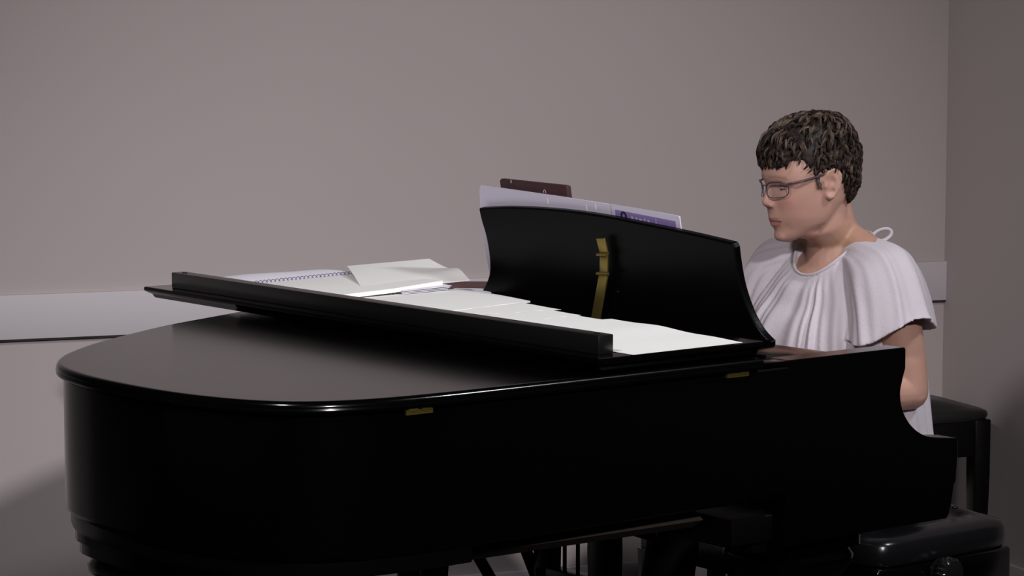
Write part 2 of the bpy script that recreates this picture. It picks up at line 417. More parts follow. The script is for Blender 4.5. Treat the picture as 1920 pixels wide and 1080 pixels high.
# legs
def leg(cx, cy, ztop, wx, wy, nm):
    m2 = MB()
    def sq(z, a, b_, dx=0.0, n=6):
        pts = []
        for k in range(24):
            th = 2 * math.pi * (k + 0.5) / 24
            c_, s_ = math.cos(th), math.sin(th)
            e = 2 / n
            pts.append((cx + dx + a * math.copysign(abs(c_) ** e, c_), cy + b_ * math.copysign(abs(s_) ** e, s_), z))
        return pts
    P = [(ztop, wx, wy), (ztop - 0.018, wx, wy), (ztop - 0.0185, wx - 0.006, wy - 0.006), (ztop - 0.040, wx - 0.006, wy - 0.006), (ztop - 0.0405, wx - 0.020, wy - 0.020), (ztop - 0.050, wx - 0.022, wy - 0.022),
         (ztop - 0.060, wx - 0.016, wy - 0.016), (ztop - 0.075, wx - 0.018, wy - 0.018), (ztop - 0.095, wx * 0.74, wy * 0.74), (ztop - 0.13, wx * 0.60, wy * 0.6), (ztop - 0.2, wx * 0.48, wy * 0.48), (ztop - 0.35, 0.045, 0.045), (0.10, 0.036, 0.036), (0.075, 0.045, 0.045), (0.065, 0.045, 0.045)]
    m2.loft([sq(z, a, b_) for z, a, b_ in P])
    L = m2.build('leg', 'lacquer', PIANO, smooth=40)
    c2 = MB(); c2.tube([(cx - 0.012, cy, 0.032), (cx + 0.012, cy, 0.032)], 0.031, 18); c2.build('caster', 'brass', L)
    c2 = MB(); c2.box((cx - 0.02, cy - 0.012, 0.045), (cx + 0.02, cy + 0.012, 0.068)); c2.build('caster_fork', 'brass', L, 0.002)
    return L
leg(-0.485, 0.52, 0.724, 0.16, 0.185, 'tail')
LN = leg(0.615, 0.165, 0.666, 0.115, 0.115, 'near')
leg(0.62, 1.36, 0.666, 0.115, 0.115, 'far')
# brass bolts of the near leg plate
m_ = MB(); m_.box((0.43, 0.07, 0.640), (0.54, 0.30, 0.666)); m_.build('leg_plate', 'satin', PIANO, 0.003)
for k in range(3):
    b_ = MB(); yy = 0.200 - 0.022 * k
    b_.tube([(0.4275, yy, 0.6505), (0.4305, yy, 0.6505)], 0.006, 12); b_.tube([(0.424, yy, 0.652), (0.4275, yy, 0.652)], 0.0035, 10); b_.build('bolt', 'steel', PIANO)
# pedal lyre
LY = MB(); LY.box((0.50, 0.57, 0.640), (0.62, 0.90, 0.666)); LYRE = LY.build('pedal_lyre', 'satin', PIANO, 0.004)
def pillar(y0, y1):
    m2 = MB(); rings = []
    for z, k in ((0.645, 0.85), (0.60, 1.0), (0.54, 1.06), (0.48, 1.0), (0.40, 0.8), (0.30, 0.62), (0.2, 0.62), (0.14, 0.85), (0.10, 0.95)):
        c_ = (y0 + y1) / 2; h = (y1 - y0) / 2 * k
        rings.append([(0.535, c_ - h, z), (0.575, c_ - h, z), (0.575, c_ + h, z), (0.535, c_ + h, z)])
    m2.loft(rings); return m2
pillar(0.603, 0.668).build('lyre_pillar', 'satin', LYRE, 0.003)
pillar(0.800, 0.846).build('lyre_pillar', 'satin', LYRE, 0.003)
for yy in (0.722, 0.765, 0.790):
    m_ = MB(); m_.tube([(0.555, yy, 0.655), (0.555, yy, 0.13)], 0.0045, 10); m_.build('lyre_rod', 'wood_dark', LYRE)
m_ = MB(); m_.box((0.535, 0.61, 0.445), (0.575, 0.84, 0.476)); m_.build('lyre_crossbar', 'satin', LYRE, 0.004)
m_ = MB(); m_.box((0.49, 0.56, 0.06), (0.62, 0.89, 0.125)); m_.build('pedal_box', 'satin', LYRE, 0.006)
for yy in (0.655, 0.725, 0.795):
    m_ = MB(); m_.tube([(0.60, yy, 0.075), (0.68, yy, 0.072), (0.735, yy, 0.066)], [(0.010, 0.006), (0.013, 0.006), (0.020, 0.006)], 14); m_.build('pedal', 'brass', LYRE)
for yy, xa, xb, zb_ in ((0.86, 0.42, 0.60, 0.345), (0.98, 0.32, 0.60, 0.31)):
    m_ = MB(); m_.tube([(xa, yy, 0.74), (xb, yy, zb_)], 0.0125, 12); m_.build('lyre_brace', 'satin', LYRE)
m_ = MB(); m_.capsule([(0.60, 0.680, 0.584), (0.60, 0.543, 0.5795)], [0.0125, 0.0125], 14); m_.build('trap_lever', 'satin', LYRE)
# soundboard beams glimpsed under the rim
for k, (xa, ya, xb, yb) in enumerate(((-0.35, 0.12, 0.30, 0.09), (-0.30, 0.30, 0.30, 0.50), (-0.25, 0.70, 0.30, 0.95))):
    m_ = MB(); m_.tube([(xa, ya, 0.722), (xb, yb, 0.722)], (0.03, 0.018), 4); m_.build('beam', 'wood_dark', PIANO)

# ================================================================== SHEETS AND BOOKS ON THE FLAP
def bil(c, u, v):
    a, b_, c2, d = [Vector(q) for q in c]
    return a * (1 - u) * (1 - v) + b_ * u * (1 - v) + c2 * u * v + d * (1 - u) * v
def sheet_mb(c, hfun=None, th=0.0006, nu=14, nv=14):
    """c: four corners in order round the sheet; u runs c0->c1, v runs c0->c3"""
    m2 = MB(); n = (Vector(c[1]) - Vector(c[0])).cross(Vector(c[3]) - Vector(c[0])).normalized()
    if n.z < 0: n = -n
    up = Vector((0, 0, 1)) if abs(n.z) > 0.5 else n
    top = []; bot = []
    for j in range(nv + 1):
        for i in range(nu + 1):
            u, v = i / nu, j / nv
            p = bil(c, u, v)
            if hfun: p = p + up * hfun(u, v)
            top.append(p); bot.append(p - up * th)
    N = (nu + 1) * (nv + 1); f = []
    idx = lambda i, j: j * (nu + 1) + i
    for j in range(nv):
        for i in range(nu):
            q = (idx(i, j), idx(i + 1, j), idx(i + 1, j + 1), idx(i, j + 1))
            f.append(q); f.append(tuple(N + k for k in reversed(q)))
    bd = [(idx(i, 0), idx(i + 1, 0)) for i in range(nu)] + [(idx(nu, j), idx(nu, j + 1)) for j in range(nv)] + [(idx(i + 1, nv), idx(i, nv)) for i in range(nu)] + [(idx(0, j + 1), idx(0, j)) for j in range(nv)]
    f += [(b_, a, a + N, b_ + N) for a, b_ in bd]
    m2.add(top + bot, f)
    return m2
def coil(p0, p1, turns, rad):
    m2 = MB(); p0 = Vector(p0); p1 = Vector(p1); t = (p1 - p0).normalized(); s = Vector((-t.y, t.x, 0)); pts = []
    for k in range(turns * 8 + 1):
        a = 2 * math.pi * k / 8
        pts.append(p0 + (p1 - p0) * (k / (turns * 8)) + s * (rad * math.cos(a)) + Vector((0, 0, rad * math.sin(a))))
    m2.tube(pts, 0.0008, 5)
    return m2

ZT = 1.0456
# spiral bound book lying open at the far end of the flap
B1 = empty('spiral_music_book', (0.33, 1.34, ZT), 'open spiral-bound music book at the far end of the piano flap', 'book', 'spiral bound music books on the flap')
sheet_mb([(0.165, 1.345, ZT + 0.010), (0.455, 1.372, ZT + 0.012), (0.410, 1.525, ZT + 0.012), (0.160, 1.500, ZT + 0.010)], lambda u, v: 0.0055 * math.sin(math.pi * v) + 0.002 * math.sin(5 * u) * v, 0.010).build('left_pages', 'paper_cool', B1, smooth=60)
sheet_mb([(0.165, 1.335, ZT + 0.010), (0.465, 1.362, ZT + 0.014), (0.425, 1.015, ZT + 0.022), (0.130, 1.000, ZT + 0.014)], lambda u, v: 0.004 * math.sin(math.pi * v) * (1 - u) + 0.010 * max(0, u - 0.55) * v, 0.009).build('right_pages', 'paper', B1, smooth=60)
coil((0.165, 1.341, ZT + 0.010), (0.462, 1.368, ZT + 0.014), 26, 0.0058).build('spiral_binding', 'wire', B1)
for k in range(4):
    sheet_mb([(0.33, 1.06, ZT + 0.009 + 0.003 * k), (0.435, 1.07, ZT + 0.012 + 0.003 * k), (0.428 + 0.002 * k, 1.005 - 0.003 * k, ZT + 0.006 + 0.0035 * k), (0.31, 1.00, ZT + 0.004 + 0.003 * k)], None, 0.0012, 5, 5).build('curled_page', 'paper_plain', B1, smooth=60)
# booklet lying over it, its top edge raised
bk_o = sheet_mb([(0.432, 1.382, ZT + 0.030), (0.590, 1.288, ZT + 0.044), (0.515, 1.040, ZT + 0.019), (0.255, 1.070, ZT + 0.0160)], lambda u, v: 0.013 * math.exp(-((v - 0.74) / 0.2) ** 2) * u ** 3 + 0.003 * math.sin(math.pi * v) * (1 - u), 0.003, 24, 24).build('music_booklet', 'paper', None, smooth=60)
tag(bk_o, 'white booklet with raised top edge lying over the far spiral book', 'booklet')
# second spiral book beside it
B2 = empty('spiral_music_book', (0.33, 0.9, ZT), 'open spiral-bound music book in the middle of the piano flap', 'book', 'spiral bound music books on the flap')
sheet_mb([(0.150, 1.020, ZT + 0.0042), (0.470, 1.032, ZT + 0.0045), (0.452, 0.752, ZT + 0.0035), (0.130, 0.690, ZT + 0.0035)], lambda u, v: 0.0025 * math.sin(math.pi * v), 0.0032).build('pages', 'paper', B2, smooth=60)
coil((0.150, 1.026, ZT + 0.0058), (0.472, 1.038, ZT + 0.0058), 30, 0.0052).build('spiral_binding', 'wire', B2)
# loose sheets, fanned and overlapping towards the camera side
loose = [([(0.110, 0.880, ZT + 0.0030), (0.430, 0.860, ZT + 0.0030), (0.409, 0.600, ZT + 0.0022), (0.105, 0.640, ZT + 0.0022)], 'loose printed sheet tucked under the middle spiral book', 'paper'),
         ([(0.100, 0.730, ZT + 0.0021), (0.398, 0.750, ZT + 0.0021), (0.381, 0.505, ZT + 0.0015), (0.100, 0.490, ZT + 0.0015)], 'loose printed sheet in the middle of the fanned row on the flap', 'paper'),
         ([(0.090, 0.640, ZT + 0.0014), (0.372, 0.660, ZT + 0.0014), (0.368, 0.408, ZT + 0.0011), (0.085, 0.380, ZT + 0.0011)], 'loose printed sheet just under the widest near sheet', 'paper'),
         ]
for c4_, lb, mt in loose:
    o = sheet_mb(c4_, lambda u, v: 0.0008 * math.sin(9 * u + 4 * v) ** 2, 0.0004).build('sheet_music', mt, None, smooth=60)
    tag(o, lb, 'sheet music', 'loose sheets on the piano flap')
o = sheet_mb([(0.075, 0.440, ZT + 0.0030), (0.374, 0.405, ZT + 0.0040), (0.338, 0.004, ZT + 0.0006), (0.074, -0.004, ZT + 0.0008)], lambda u, v: 0.0035 * math.exp(-((v - 0.38) / 0.16) ** 2) * u + 0.0012 * math.exp(-((v - 0.8) / 0.12) ** 2) * u, 0.0005, 26, 26).build('sheet_music', 'paper', None, smooth=60)
tag(o, 'large wavy white sheet at the near end of the piano flap', 'sheet music', 'loose sheets on the piano flap')
# maroon folder and purple-tinted leaflet beyond, by the desk
m_ = MB(); m_.loft([[(x, y, z) for x, y in ((0.62, 1.06), (0.80, 1.28), (0.66, 1.40), (0.48, 1.18))] for z in (1.0028, 1.026)])
o = m_.build('music_folder', 'redcover', None, 0.002); tag(o, 'dark red folder lying flat behind the music desk', 'folder')
o = sheet_mb([(0.50, 1.10, 1.0275), (0.60, 1.20, 1.030), (0.66, 1.13, 1.030), (0.56, 1.03, 1.0275)], lambda u, v: 0.006 * math.sin(math.pi * u), 0.0008).build('leaflet', 'paper_cool', None, smooth=60)
tag(o, 'pale leaflet on the red folder beside the music desk', 'leaflet')

# ================================================================== BOOK ON THE DESK
def on_desk(y, z, off):   # off = distance in front of the desk's back face
    return Vector((desk_x(z) + off, y, z))
BK = empty('open_songbook', on_desk(0.75, 1.013, 0.02), 'open songbook standing on the music desk, pale cover with purple panel', 'book')
def slab(poly, o0, o1, nm, mt, par, bev=0.0006):
    m2 = MB(); m2.loft([[on_desk(y, z, o0) for y, z in poly], [on_desk(y, z, o1) for y, z in poly]])
    return m2.build(nm, mt, par, bev, 1)
slab([(0.641, 1.013), (0.641, 1.2475), (0.80, 1.2555), (1.072, 1.2665), (1.079, 1.255), (1.088, 1.20), (1.090, 1.12), (1.083, 1.05), (1.078, 1.013)], 0.0215, 0.0230, 'cover', 'cover_white', BK)
slab([(0.428, 1.013), (0.435, 1.234), (0.440, 1.2365), (0.640, 1.2495), (0.640, 1.013)], 0.0195, 0.0212, 'cover', 'cover_white', BK)
slab([(0.645, 1.018), (0.645, 1.2455), (0.80, 1.2535), (1.068, 1.2645), (1.075, 1.20), (1.072, 1.018)], 0.0235, 0.0300, 'pages', 'paper_plain', BK)
slab([(0.440, 1.018), (0.440, 1.2345), (0.636, 1.2475), (0.636, 1.018)], 0.0215, 0.0270, 'pages', 'paper_plain', BK)
pp = slab([(0.448, 1.05), (0.448, 1.2245), (0.628, 1.2375), (0.628, 1.05)], 0.0188, 0.0194, 'purple_panel', 'purple', BK, 0)
m_ = MB(); cy, cz = 0.603, 1.226
ring = []
for rr2 in (0.0042, 0.0098): ring.append([on_desk(cy + rr2 * math.cos(2 * math.pi * k / 28), cz + rr2 * math.sin(2 * math.pi * k / 28), 0.0185) for k in range(28)])
m_.loft(ring, cap=False); m_.build('emblem_ring', 'purple_dark', BK)
for k, (y0, w_, z0, h_) in enumerate(((0.574, 0.007, 1.2245, 0.006), (0.562, 0.005, 1.2235, 0.006), (0.549, 0.008, 1.2225, 0.005), (0.538, 0.004, 1.2215, 0.007), (0.526, 0.006, 1.221, 0.005), (0.505, 0.002, 1.2195, 0.010))):
    slab([(y0, z0 - 0.004), (y0, z0 - 0.004 + h_), (y0 + w_, z0 - 0.004 + h_), (y0 + w_, z0 - 0.004)], 0.0184, 0.0187, 'print_mark', 'lilac', BK, 0)
for y0, z0 in ((0.845, 1.243), (0.72, 1.236), (0.69, 1.239)):
    slab([(y0, z0 - 0.006), (y0, z0 + 0.006), (y0 + 0.003, z0 + 0.006), (y0 + 0.003, z0 - 0.006)], 0.0209, 0.0214, 'print_mark', 'paper_plain', BK, 0)
# dark brown case on top of the book
PH = MB(); PH.loft([[on_desk(y, z, 0.0315) for y, z in ((0.792, 1.16), (0.790, 1.2765), (0.797, 1.2785), (1.008, 1.2825), (1.015, 1.2780), (1.018, 1.16))], [on_desk(y, z, 0.0435) for y, z in ((0.792, 1.16), (0.790, 1.2765), (0.797, 1.2785), (1.008, 1.2825), (1.015, 1.2780), (1.018, 1.16))]])
ph = PH.build('tablet_case', 'maroon', None, 0.0012); tag(ph, 'dark brown tablet case sticking up behind the songbook on the desk', 'tablet case')
def cslab(poly, nm, mt):
    m2 = MB(); m2.loft([[on_desk(y, z, 0.0309) for y, z in poly], [on_desk(y, z, 0.0316) for y, z in poly]]); return m2.build(nm, mt, ph)
cslab([(0.974, 1.2745), (0.974, 1.281), (0.9765, 1.281), (0.9765, 1.2745)], 'clasp_mark', 'lilac')
m_ = MB(); m_.tube([on_desk(0.868, 1.2595, 0.0309), on_desk(0.868, 1.2635, 0.0309), on_desk(0.8645, 1.2655, 0.0309), on_desk(0.861, 1.2630, 0.0309), on_desk(0.861, 1.2585, 0.0309)], 0.0007, 6); m_.build('emblem', 'lilac', ph)

# ================================================================== BENCHES
def cushion(x0, x1, y0, y1, z0, z1, puff, tufts, nx=40, ny=64, edge=0.03):
    """padded seat with rounded sides and button dimples"""
    m2 = MB(); top = []
    cx, cy = (x0 + x1) / 2, (y0 + y1) / 2; hx, hy = (x1 - x0) / 2, (y1 - y0) / 2
    rows = []
    def rr(t):   # superellipse rectangle
        c_, s_ = math.cos(t), math.sin(t); e = 2 / 9
        return math.copysign(abs(c_) ** e, c_), math.copysign(abs(s_) ** e, s_)
    nth = 96
    def ring(sx, sy, z, dip=True):
        pts = []
        for k in range(nth):
            a, b_ = rr(2 * math.pi * k / nth)
            x = cx + a * hx * sx; y = cy + b_ * hy * sy
            zz = z
            if dip and tufts:
                for tx, ty in tufts:
                    d2 = ((x - tx) ** 2 + (y - ty) ** 2)
                    zz -= 0.020 * math.exp(-d2 / 0.0009) + 0.006 * math.exp(-d2 / 0.006)
            pts.append((x, y, zz))
        return pts
    rings = [ring(0.97, 0.985, z0, False), ring(0.995, 0.997, z0 + 0.006, False), ring(1.0, 1.0, z0 + (z1 - z0) * 0.45, False), ring(0.992, 0.996, z0 + (z1 - z0) * 0.72, False), ring(0.965, 0.982, z0 + (z1 - z0) * 0.9, False)]
    for k in range(1, 23):
        t = 1 - k / 23.0
        s_ = t * 0.96
        zz = z1 + puff * (1 - t ** 2.6) - 0.004 * t ** 8
        rings.append(ring(s_ * 0.96 + 0.0 , s_ * 0.98 + 0.0, zz))
    m2.loft(rings)
    return m2
# tufted adjustable bench she sits on
ADJ = empty('piano_bench', (1.41, 0.87, 0), 'black tufted leather bench with adjusting knob under the pianist', 'bench')
bx0, bx1, by0, by1 = 1.190, 1.650, 0.475, 1.265
tf = [(1.190 + 0.46 * a, 0.475 + 0.79 * b_) for a in (0.22, 0.5, 0.78) for b_ in (0.13, 0.38, 0.62, 0.87)]
cushion(bx0, bx1, by0, by1, 0.436, 0.500, 0.046, tf).build('cushion', 'leather_shiny', ADJ, smooth=60)
for tx, ty in tf:
    m_ = MB(); m_.ellipsoid((tx, ty, 0.519), (0.009, 0.009, 0.004), nu=12, nv=6); m_.build('tuft_button', 'leather_shiny', ADJ, smooth=80)
m_ = MB(); m_.box((bx0 + 0.004, by0 + 0.004, 0.345), (bx1 - 0.018, by1 - 0.004, 0.436)); m_.build('apron', 'lacquer', ADJ, 0.01, 3)
for lx in (bx0 + 0.03, bx1 - 0.03):
    for ly in (by0 + 0.03, by1 - 0.03):
        m_ = MB(); m_.loft([[(lx + a * q, ly + b_ * q, z) for a, b_ in ((-1, -1), (1, -1), (1, 1), (-1, 1))] for z, q in ((0.36, 0.03), (0.2, 0.026), (0.0, 0.02))]); m_.build('leg', 'lacquer', ADJ, 0.003)
def knob(yc, s):
    m2 = MB(); rings = []
    for d, r_ in ((0.0, 0.012), (0.012, 0.012), (0.0125, 0.028), (0.017, 0.033), (0.036, 0.033), (0.042, 0.029), (0.045, 0.012)):
        rings.append([(1.392 + r_ * (1 + (0.06 * math.cos(18 * a) if r_ > 0.03 else 0)) * math.cos(a), yc - s * d, 0.410 + r_ * (1 + (0.06 * math.cos(18 * a) if r_ > 0.03 else 0)) * math.sin(a)) for a in [2 * math.pi * k / 108 for k in range(108)]])
    m2.loft(rings)
    kb = m2.build('knob', 'knob', ADJ, smooth=35)
    m3 = MB(); m3.loft([[(1.392 + 0.030 * math.cos(2 * math.pi * k / 32), yc - s * d, 0.410 + 0.030 * math.sin(2 * math.pi * k / 32)) for k in range(32)] for d in (0.0, 0.004)]); m3.build('escutcheon', 'knob', kb)
knob(by0 + 0.004, 1); knob(by1 - 0.004, -1)
# duet bench by the wall behind her
yaw_w = math.atan2(WD.y, WD.x)
DB = empty('duet_bench', (2.10, 1.50, 0), 'black padded duet bench standing by the wall behind the pianist', 'bench')
Rw = Matrix.Rotation(yaw_w, 3, 'Z')
def dl(m2):      # local bench coordinates: right near top corner is (0,0)
    m3 = MB(); m3.v = [tuple(Vector((2.503, 1.283, 0.008)) + Rw @ Vector(p)) for p in m2.v]; m3.f = m2.f; return m3
dl(cushion(-0.86, 0.0, 0.0, 0.36, 0.532, 0.562, 0.042, [], edge=0.02)).build('cushion', 'leather', DB, smooth=60)
m_ = MB(); m_.box((-0.845, 0.015, 0.432), (-0.012, 0.345, 0.534)); dl(m_).build('seat_box', 'satin', DB, 0.004)
for lx in (-0.845, -0.058):
    for ly in (0.012, 0.302):
        m_ = MB(); m_.loft([[(lx + a, ly + b_, z) for a, b_ in ((q, q), (0.048 - q, q), (0.048 - q, 0.048 - q), (q, 0.048 - q))] for z, q in ((0.533, 0.0), (0.38, 0.0), (0.0, 0.008))]); dl(m_).build('leg', 'satin', DB, 0.003)

# ================================================================== PIANIST
PO = Vector((1.42, 0.76, 0.0))
PERSON = empty('person', PO, 'pianist in a loose white short-sleeved blouse, seated and looking down at the keys', 'person')
HO = Vector((1.258, 0.76, 1.263))                # head centre
HF = Vector((-0.9694, 0.2449, 0)).normalized(); HL = Vector((-HF.y, HF.x, 0)); HZ = Vector((0, 0, 1))
def hp(a, l, h): return HO + HF * (a / 1000) + HL * (l / 1000) + HZ * (h / 1000)
HR = Matrix((HF, HL, HZ)).transposed()            # local (a,l,h) -> world
def to_head(p):
    d = Vector(p) - HO; return d.dot(HF) * 1000, d.dot(HL) * 1000, d.dot(HZ) * 1000

def remesh(mb, voxel, smooth_it, lam=0.5):
    me = mb.mesh('tmp')
    o = bpy.data.objects.new('tmp', me); COL.objects.link(o)
    md = o.modifiers.new('r', 'REMESH'); md.mode = 'VOXEL'; md.voxel_size = voxel; md.adaptivity = 0
    dg = bpy.context.evaluated_depsgraph_get()
    nm = bpy.data.meshes.new_from_object(o.evaluated_get(dg))
    bpy.data.objects.remove(o, do_unlink=True); bpy.data.meshes.remove(me)
    n = len(nm.vertices); co = np.empty(n * 3); nm.vertices.foreach_get('co', co); co = co.reshape(-1, 3)
    ne = len(nm.edges); ed = np.empty(ne * 2, dtype=np.int32); nm.edges.foreach_get('vertices', ed); ed = ed.reshape(-1, 2)
    deg = np.bincount(ed.ravel(), minlength=n).astype(float)[:, None]; deg[deg == 0] = 1
    def lap(c):
        s = np.zeros_like(c)
        for k in range(3):
            s[:, k] = np.bincount(ed[:, 0], weights=c[ed[:, 1], k], minlength=n) + np.bincount(ed[:, 1], weights=c[ed[:, 0], k], minlength=n)
        return s / deg - c
    for _ in range(smooth_it):
        co = co + lam * lap(co); co = co - (lam * 1.03) * lap(co) if False else co
    return nm, co

body = MB()
# --- head loft: (front a, front h, back a, back h, half width), millimetres about the head centre
HEAD = [(30, 128, -25, 128, 25), (51, 117, -43, 117, 44), (88, 93, -71, 93, 64), (105, 65, -86, 65, 73), (112, 42, -90, 38, 76.5), (115, 21, -90, 21, 77.5), (114, 8, -89, 6, 77), (108, -7, -87, -10, 75.5), (106.5, -21, -83, -24, 74),
        (105, -38, -78, -38, 72), (104, -58, -67, -50, 69.5), (102, -75, -56, -62, 66.5), (98, -86, -49, -69, 64), (94, -95, -44, -74, 61), (88, -107, -38, -81, 56.5), (86, -120, -33, -87, 48), (78, -131, -26, -95, 37), (57, -135, -18, -101, 18)]
rings = []
Hc = catmull([Vector(r_[:3]) for r_ in HEAD], 3); Hd = catmull([Vector(r_[2:5]) for r_ in HEAD], 3)
for A_, B_ in zip(Hc, Hd):
    af, hf, ab = A_; _, hb, w_ = B_
    low = min(1, max(0, (-hf - 20) / 90))
    ac = ab + (0.46 - 0.10 * low) * (af - ab); ring_ = []
    pf = 2.25 - 0.45 * low; pb = 2.2
    for k in range(72):
        th = 2 * math.pi * k / 72; c_, s_ = math.cos(th), math.sin(th)
        p_ = pf if c_ > 0 else pb
        cc = math.copysign(abs(c_) ** (2 / p_), c_); ss = math.copysign(abs(s_) ** (2 / p_), s_)
        a = ac + (af - ac) * cc if cc > 0 else ac + (ac - ab) * cc
        t = (a - ab) / max(1e-6, af - ab); h = hb + (hf - hb) * t; l = w_ * ss
        for sg in (-1, 1):     # eye sockets
            if c_ > 0.1:
                a -= 9.0 * math.exp(-((l - sg * 31) / 15) ** 2 - ((h + 9) / 11) ** 2)
                a += 3.5 * math.exp(-((l - sg * 44) / 15) ** 2 - ((h + 36) / 16) ** 2); l += sg * 1.5 * math.exp(-((l - sg * 48) / 15) ** 2 - ((h + 40) / 18) ** 2)
                a -= 2.2 * math.exp(-((l - sg * 26) / 7) ** 2 - ((h + 62 + 0.3 * 0) / 12) ** 2)
                a -= 3.0 * math.exp(-((l - sg * 30) / 9) ** 2 - ((h + 100) / 12) ** 2)
        ring_.append(hp(a, l, h))
    rings.append(ring_)
body.loft(rings)
# nose, lips, chin, brow, lids
body.capsule([hp(103, 0, -3), hp(107, 0, -18), hp(111.5, 0, -32), hp(114.5, 0, -43)], [0.0055, 0.0066, 0.0080, 0.0094], 18)
body.capsule([hp(111, 0, -50), hp(101, 0, -56)], [0.0060, 0.005], 12)
for sg in (-1, 1):
    body.ellipsoid(hp(103.5, sg * 11.5, -49), (0.0115, 0.0064, 0.0074), HR)
    body.capsule([hp(107.5, sg * 12, 7), hp(102.5, sg * 30, 13), hp(87, sg * 48, 8)], [0.0055, 0.0065, 0.005], 12)
    body.ellipsoid(hp(84, sg * 31, -7.5), (0.0125, 0.0150, 0.0105), HR)        # lowered upper lid
    body.ellipsoid(hp(84, sg * 31, -17), (0.0095, 0.0145, 0.0055), HR)         # lower lid
body.ellipsoid(hp(75, 0, -119), (0.0135, 0.022, 0.013), HR)
body.capsule([hp(86, -24, -85.5), hp(96, -13, -81), hp(99.5, -4, -78.8), hp(99.3, 0, -79.4), hp(99.5, 4, -78.8), hp(96, 13, -81), hp(86, 24, -85.5)], [0.0026, 0.0042, 0.0054, 0.0052, 0.0054, 0.0042, 0.0026], 12)
body.capsule([hp(85, -21, -88.5), hp(92.5, -11, -92), hp(95, 0, -93), hp(92.5, 11, -92), hp(85, 21, -88.5)], [0.0028, 0.0050, 0.0060, 0.0050, 0.0028], 12)
# soft flesh under the chin and the neck
body.ellipsoid(hp(26, 0, -105), (0.046, 0.042, 0.020), HR @ Matrix.Rotation(R(-20), 3, 'Y'))
NB = Vector((1.335, 0.762, 1.105))
body.capsule([hp(-30, 0, -48), hp(-33, 0, -88), NB + Vector((0, 0, 0.035)), NB + Vector((0.005, 0, -0.03))], [0.056, 0.056, 0.060, 0.07], 24)
body.capsule([hp(-62, 0, -45), hp(-72, 0, -95), (1.372, 0.762, 1.10)], [0.034, 0.040, 0.055], 20)
# ears
for sg in (-1, 1):
    def ep(a, h, out): return hp(0 + a, sg * (78.5 + out * 1.15), 1 + h)
    helix = [(16, 4, 1), (13, 14, 4), (8, 24, 7), (-3, 31, 9), (-14, 29, 10), (-21, 19, 11), (-23, 6, 10), (-20, -8, 9), (-14, -20, 7), (-8, -30, 4), (0, -33, 2), (6, -28, 1), (8, -20, 1)]
    body.capsule([ep(*q) for q in helix], [0.0036, 0.004, 0.0043, 0.0045, 0.0045, 0.0045, 0.0043, 0.0042, 0.0046, 0.0062, 0.0064, 0.005, 0.004], 10)
    body.ellipsoid(ep(-5, 2, -1.5), (0.0205, 0.0058, 0.030), HR @ Matrix.Rotation(R(sg * 16), 3, 'Z'))
    body.ellipsoid(ep(-5, 18, 2.5), (0.016, 0.0052, 0.0125), HR @ Matrix.Rotation(R(sg * 16), 3, 'Z'))
    body.capsule([ep(3, 20, 7), ep(-9, 16, 9), ep(-13, 3, 9), ep(-8, -12, 7)], [0.003, 0.0036, 0.0038, 0.003], 8)
    body.ellipsoid(ep(11, -7, 3), (0.0050, 0.0045, 0.0070), HR)
# --- trunk
def ering(cx, cy, z, hx, hy, n=40): return [(cx + hx * math.cos(2 * math.pi * k / n), cy + hy * math.sin(2 * math.pi * k / n), z) for k in range(n)]
TR = [(1.43, 0.532, 0.09, 0.12), (1.43, 0.56, 0.125, 0.17), (1.425, 0.62, 0.13, 0.185), (1.41, 0.70, 0.115, 0.165), (1.385, 0.80, 0.11, 0.155), (1.36, 0.90, 0.118, 0.165), (1.34, 0.99, 0.112, 0.172), (1.340, 1.05, 0.084, 0.152), (1.345, 1.09, 0.058, 0.115), (1.345, 1.12, 0.040, 0.07)]
body.loft([ering(x, 0.762, z, hx, hy) for x, z, hx, hy in TR])
for sg in (-1, 1):
    body.ellipsoid((1.265, 0.762 + sg * 0.078, 0.930), (0.055, 0.066, 0.066))
    body.capsule([(1.35, 0.762 + sg * 0.03, 1.135), (1.345, 0.762 + sg * 0.10, 1.105), (1.335, 0.762 + sg * 0.175, 1.072)], [0.036, 0.040, 0.046], 16)
# --- arms and hands
def arm(sh, el, wr, hand_dir, side):
    sh, el, wr = Vector(sh), Vector(el), Vector(wr)
    body.capsule([sh, sh.lerp(el, 0.35), sh.lerp(el, 0.75), el], [0.052, 0.052, 0.047, 0.041], 20)
    body.capsule([el, el.lerp(wr, 0.25), el.lerp(wr, 0.7), wr], [0.040, 0.042, 0.033, 0.026], 18)
    d = Vector(hand_dir).normalized(); s = d.cross(Vector((0, 0, 1))).normalized() * side    # towards the thumb
    palm = wr + d * 0.085 + Vector((0, 0, 0.004))
    m2 = body
    m2.tube([wr - d * 0.01, wr + d * 0.02, wr + d * 0.055, palm, palm + d * 0.006], [(0.026, 0.020), (0.031, 0.017), (0.039, 0.015), (0.041, 0.0125), (0.036, 0.009)], 20)
    for off, L_, rad in ((0.030, 0.070, 0.0088), (0.010, 0.078, 0.0092), (-0.011, 0.073, 0.0088), (-0.031, 0.058, 0.0078)):
        k0 = palm + s * off - d * 0.012; sp = s * (off * 0.25)
        k1 = k0 + d * (L_ * 0.48) + sp * 0.5 + Vector((0, 0, 0.010))
        k2 = k1 + d * (L_ * 0.34) + sp * 0.3 - Vector((0, 0, 0.014))
        k3 = k2 + d * (L_ * 0.18) - Vector((0, 0, 0.022))
        m2.capsule([k0, k1, k2, k3], [rad * 1.08, rad, rad * 0.94, rad * 0.85], 12)
    t0 = wr + d * 0.03 + s * 0.024; t1 = t0 + d * 0.030 + s * 0.022 - Vector((0, 0, 0.006)); t2 = t1 + d * 0.030 + s * 0.006 - Vector((0, 0, 0.010))
    m2.capsule([t0, t1, t2], [0.0125, 0.0105, 0.009], 12)
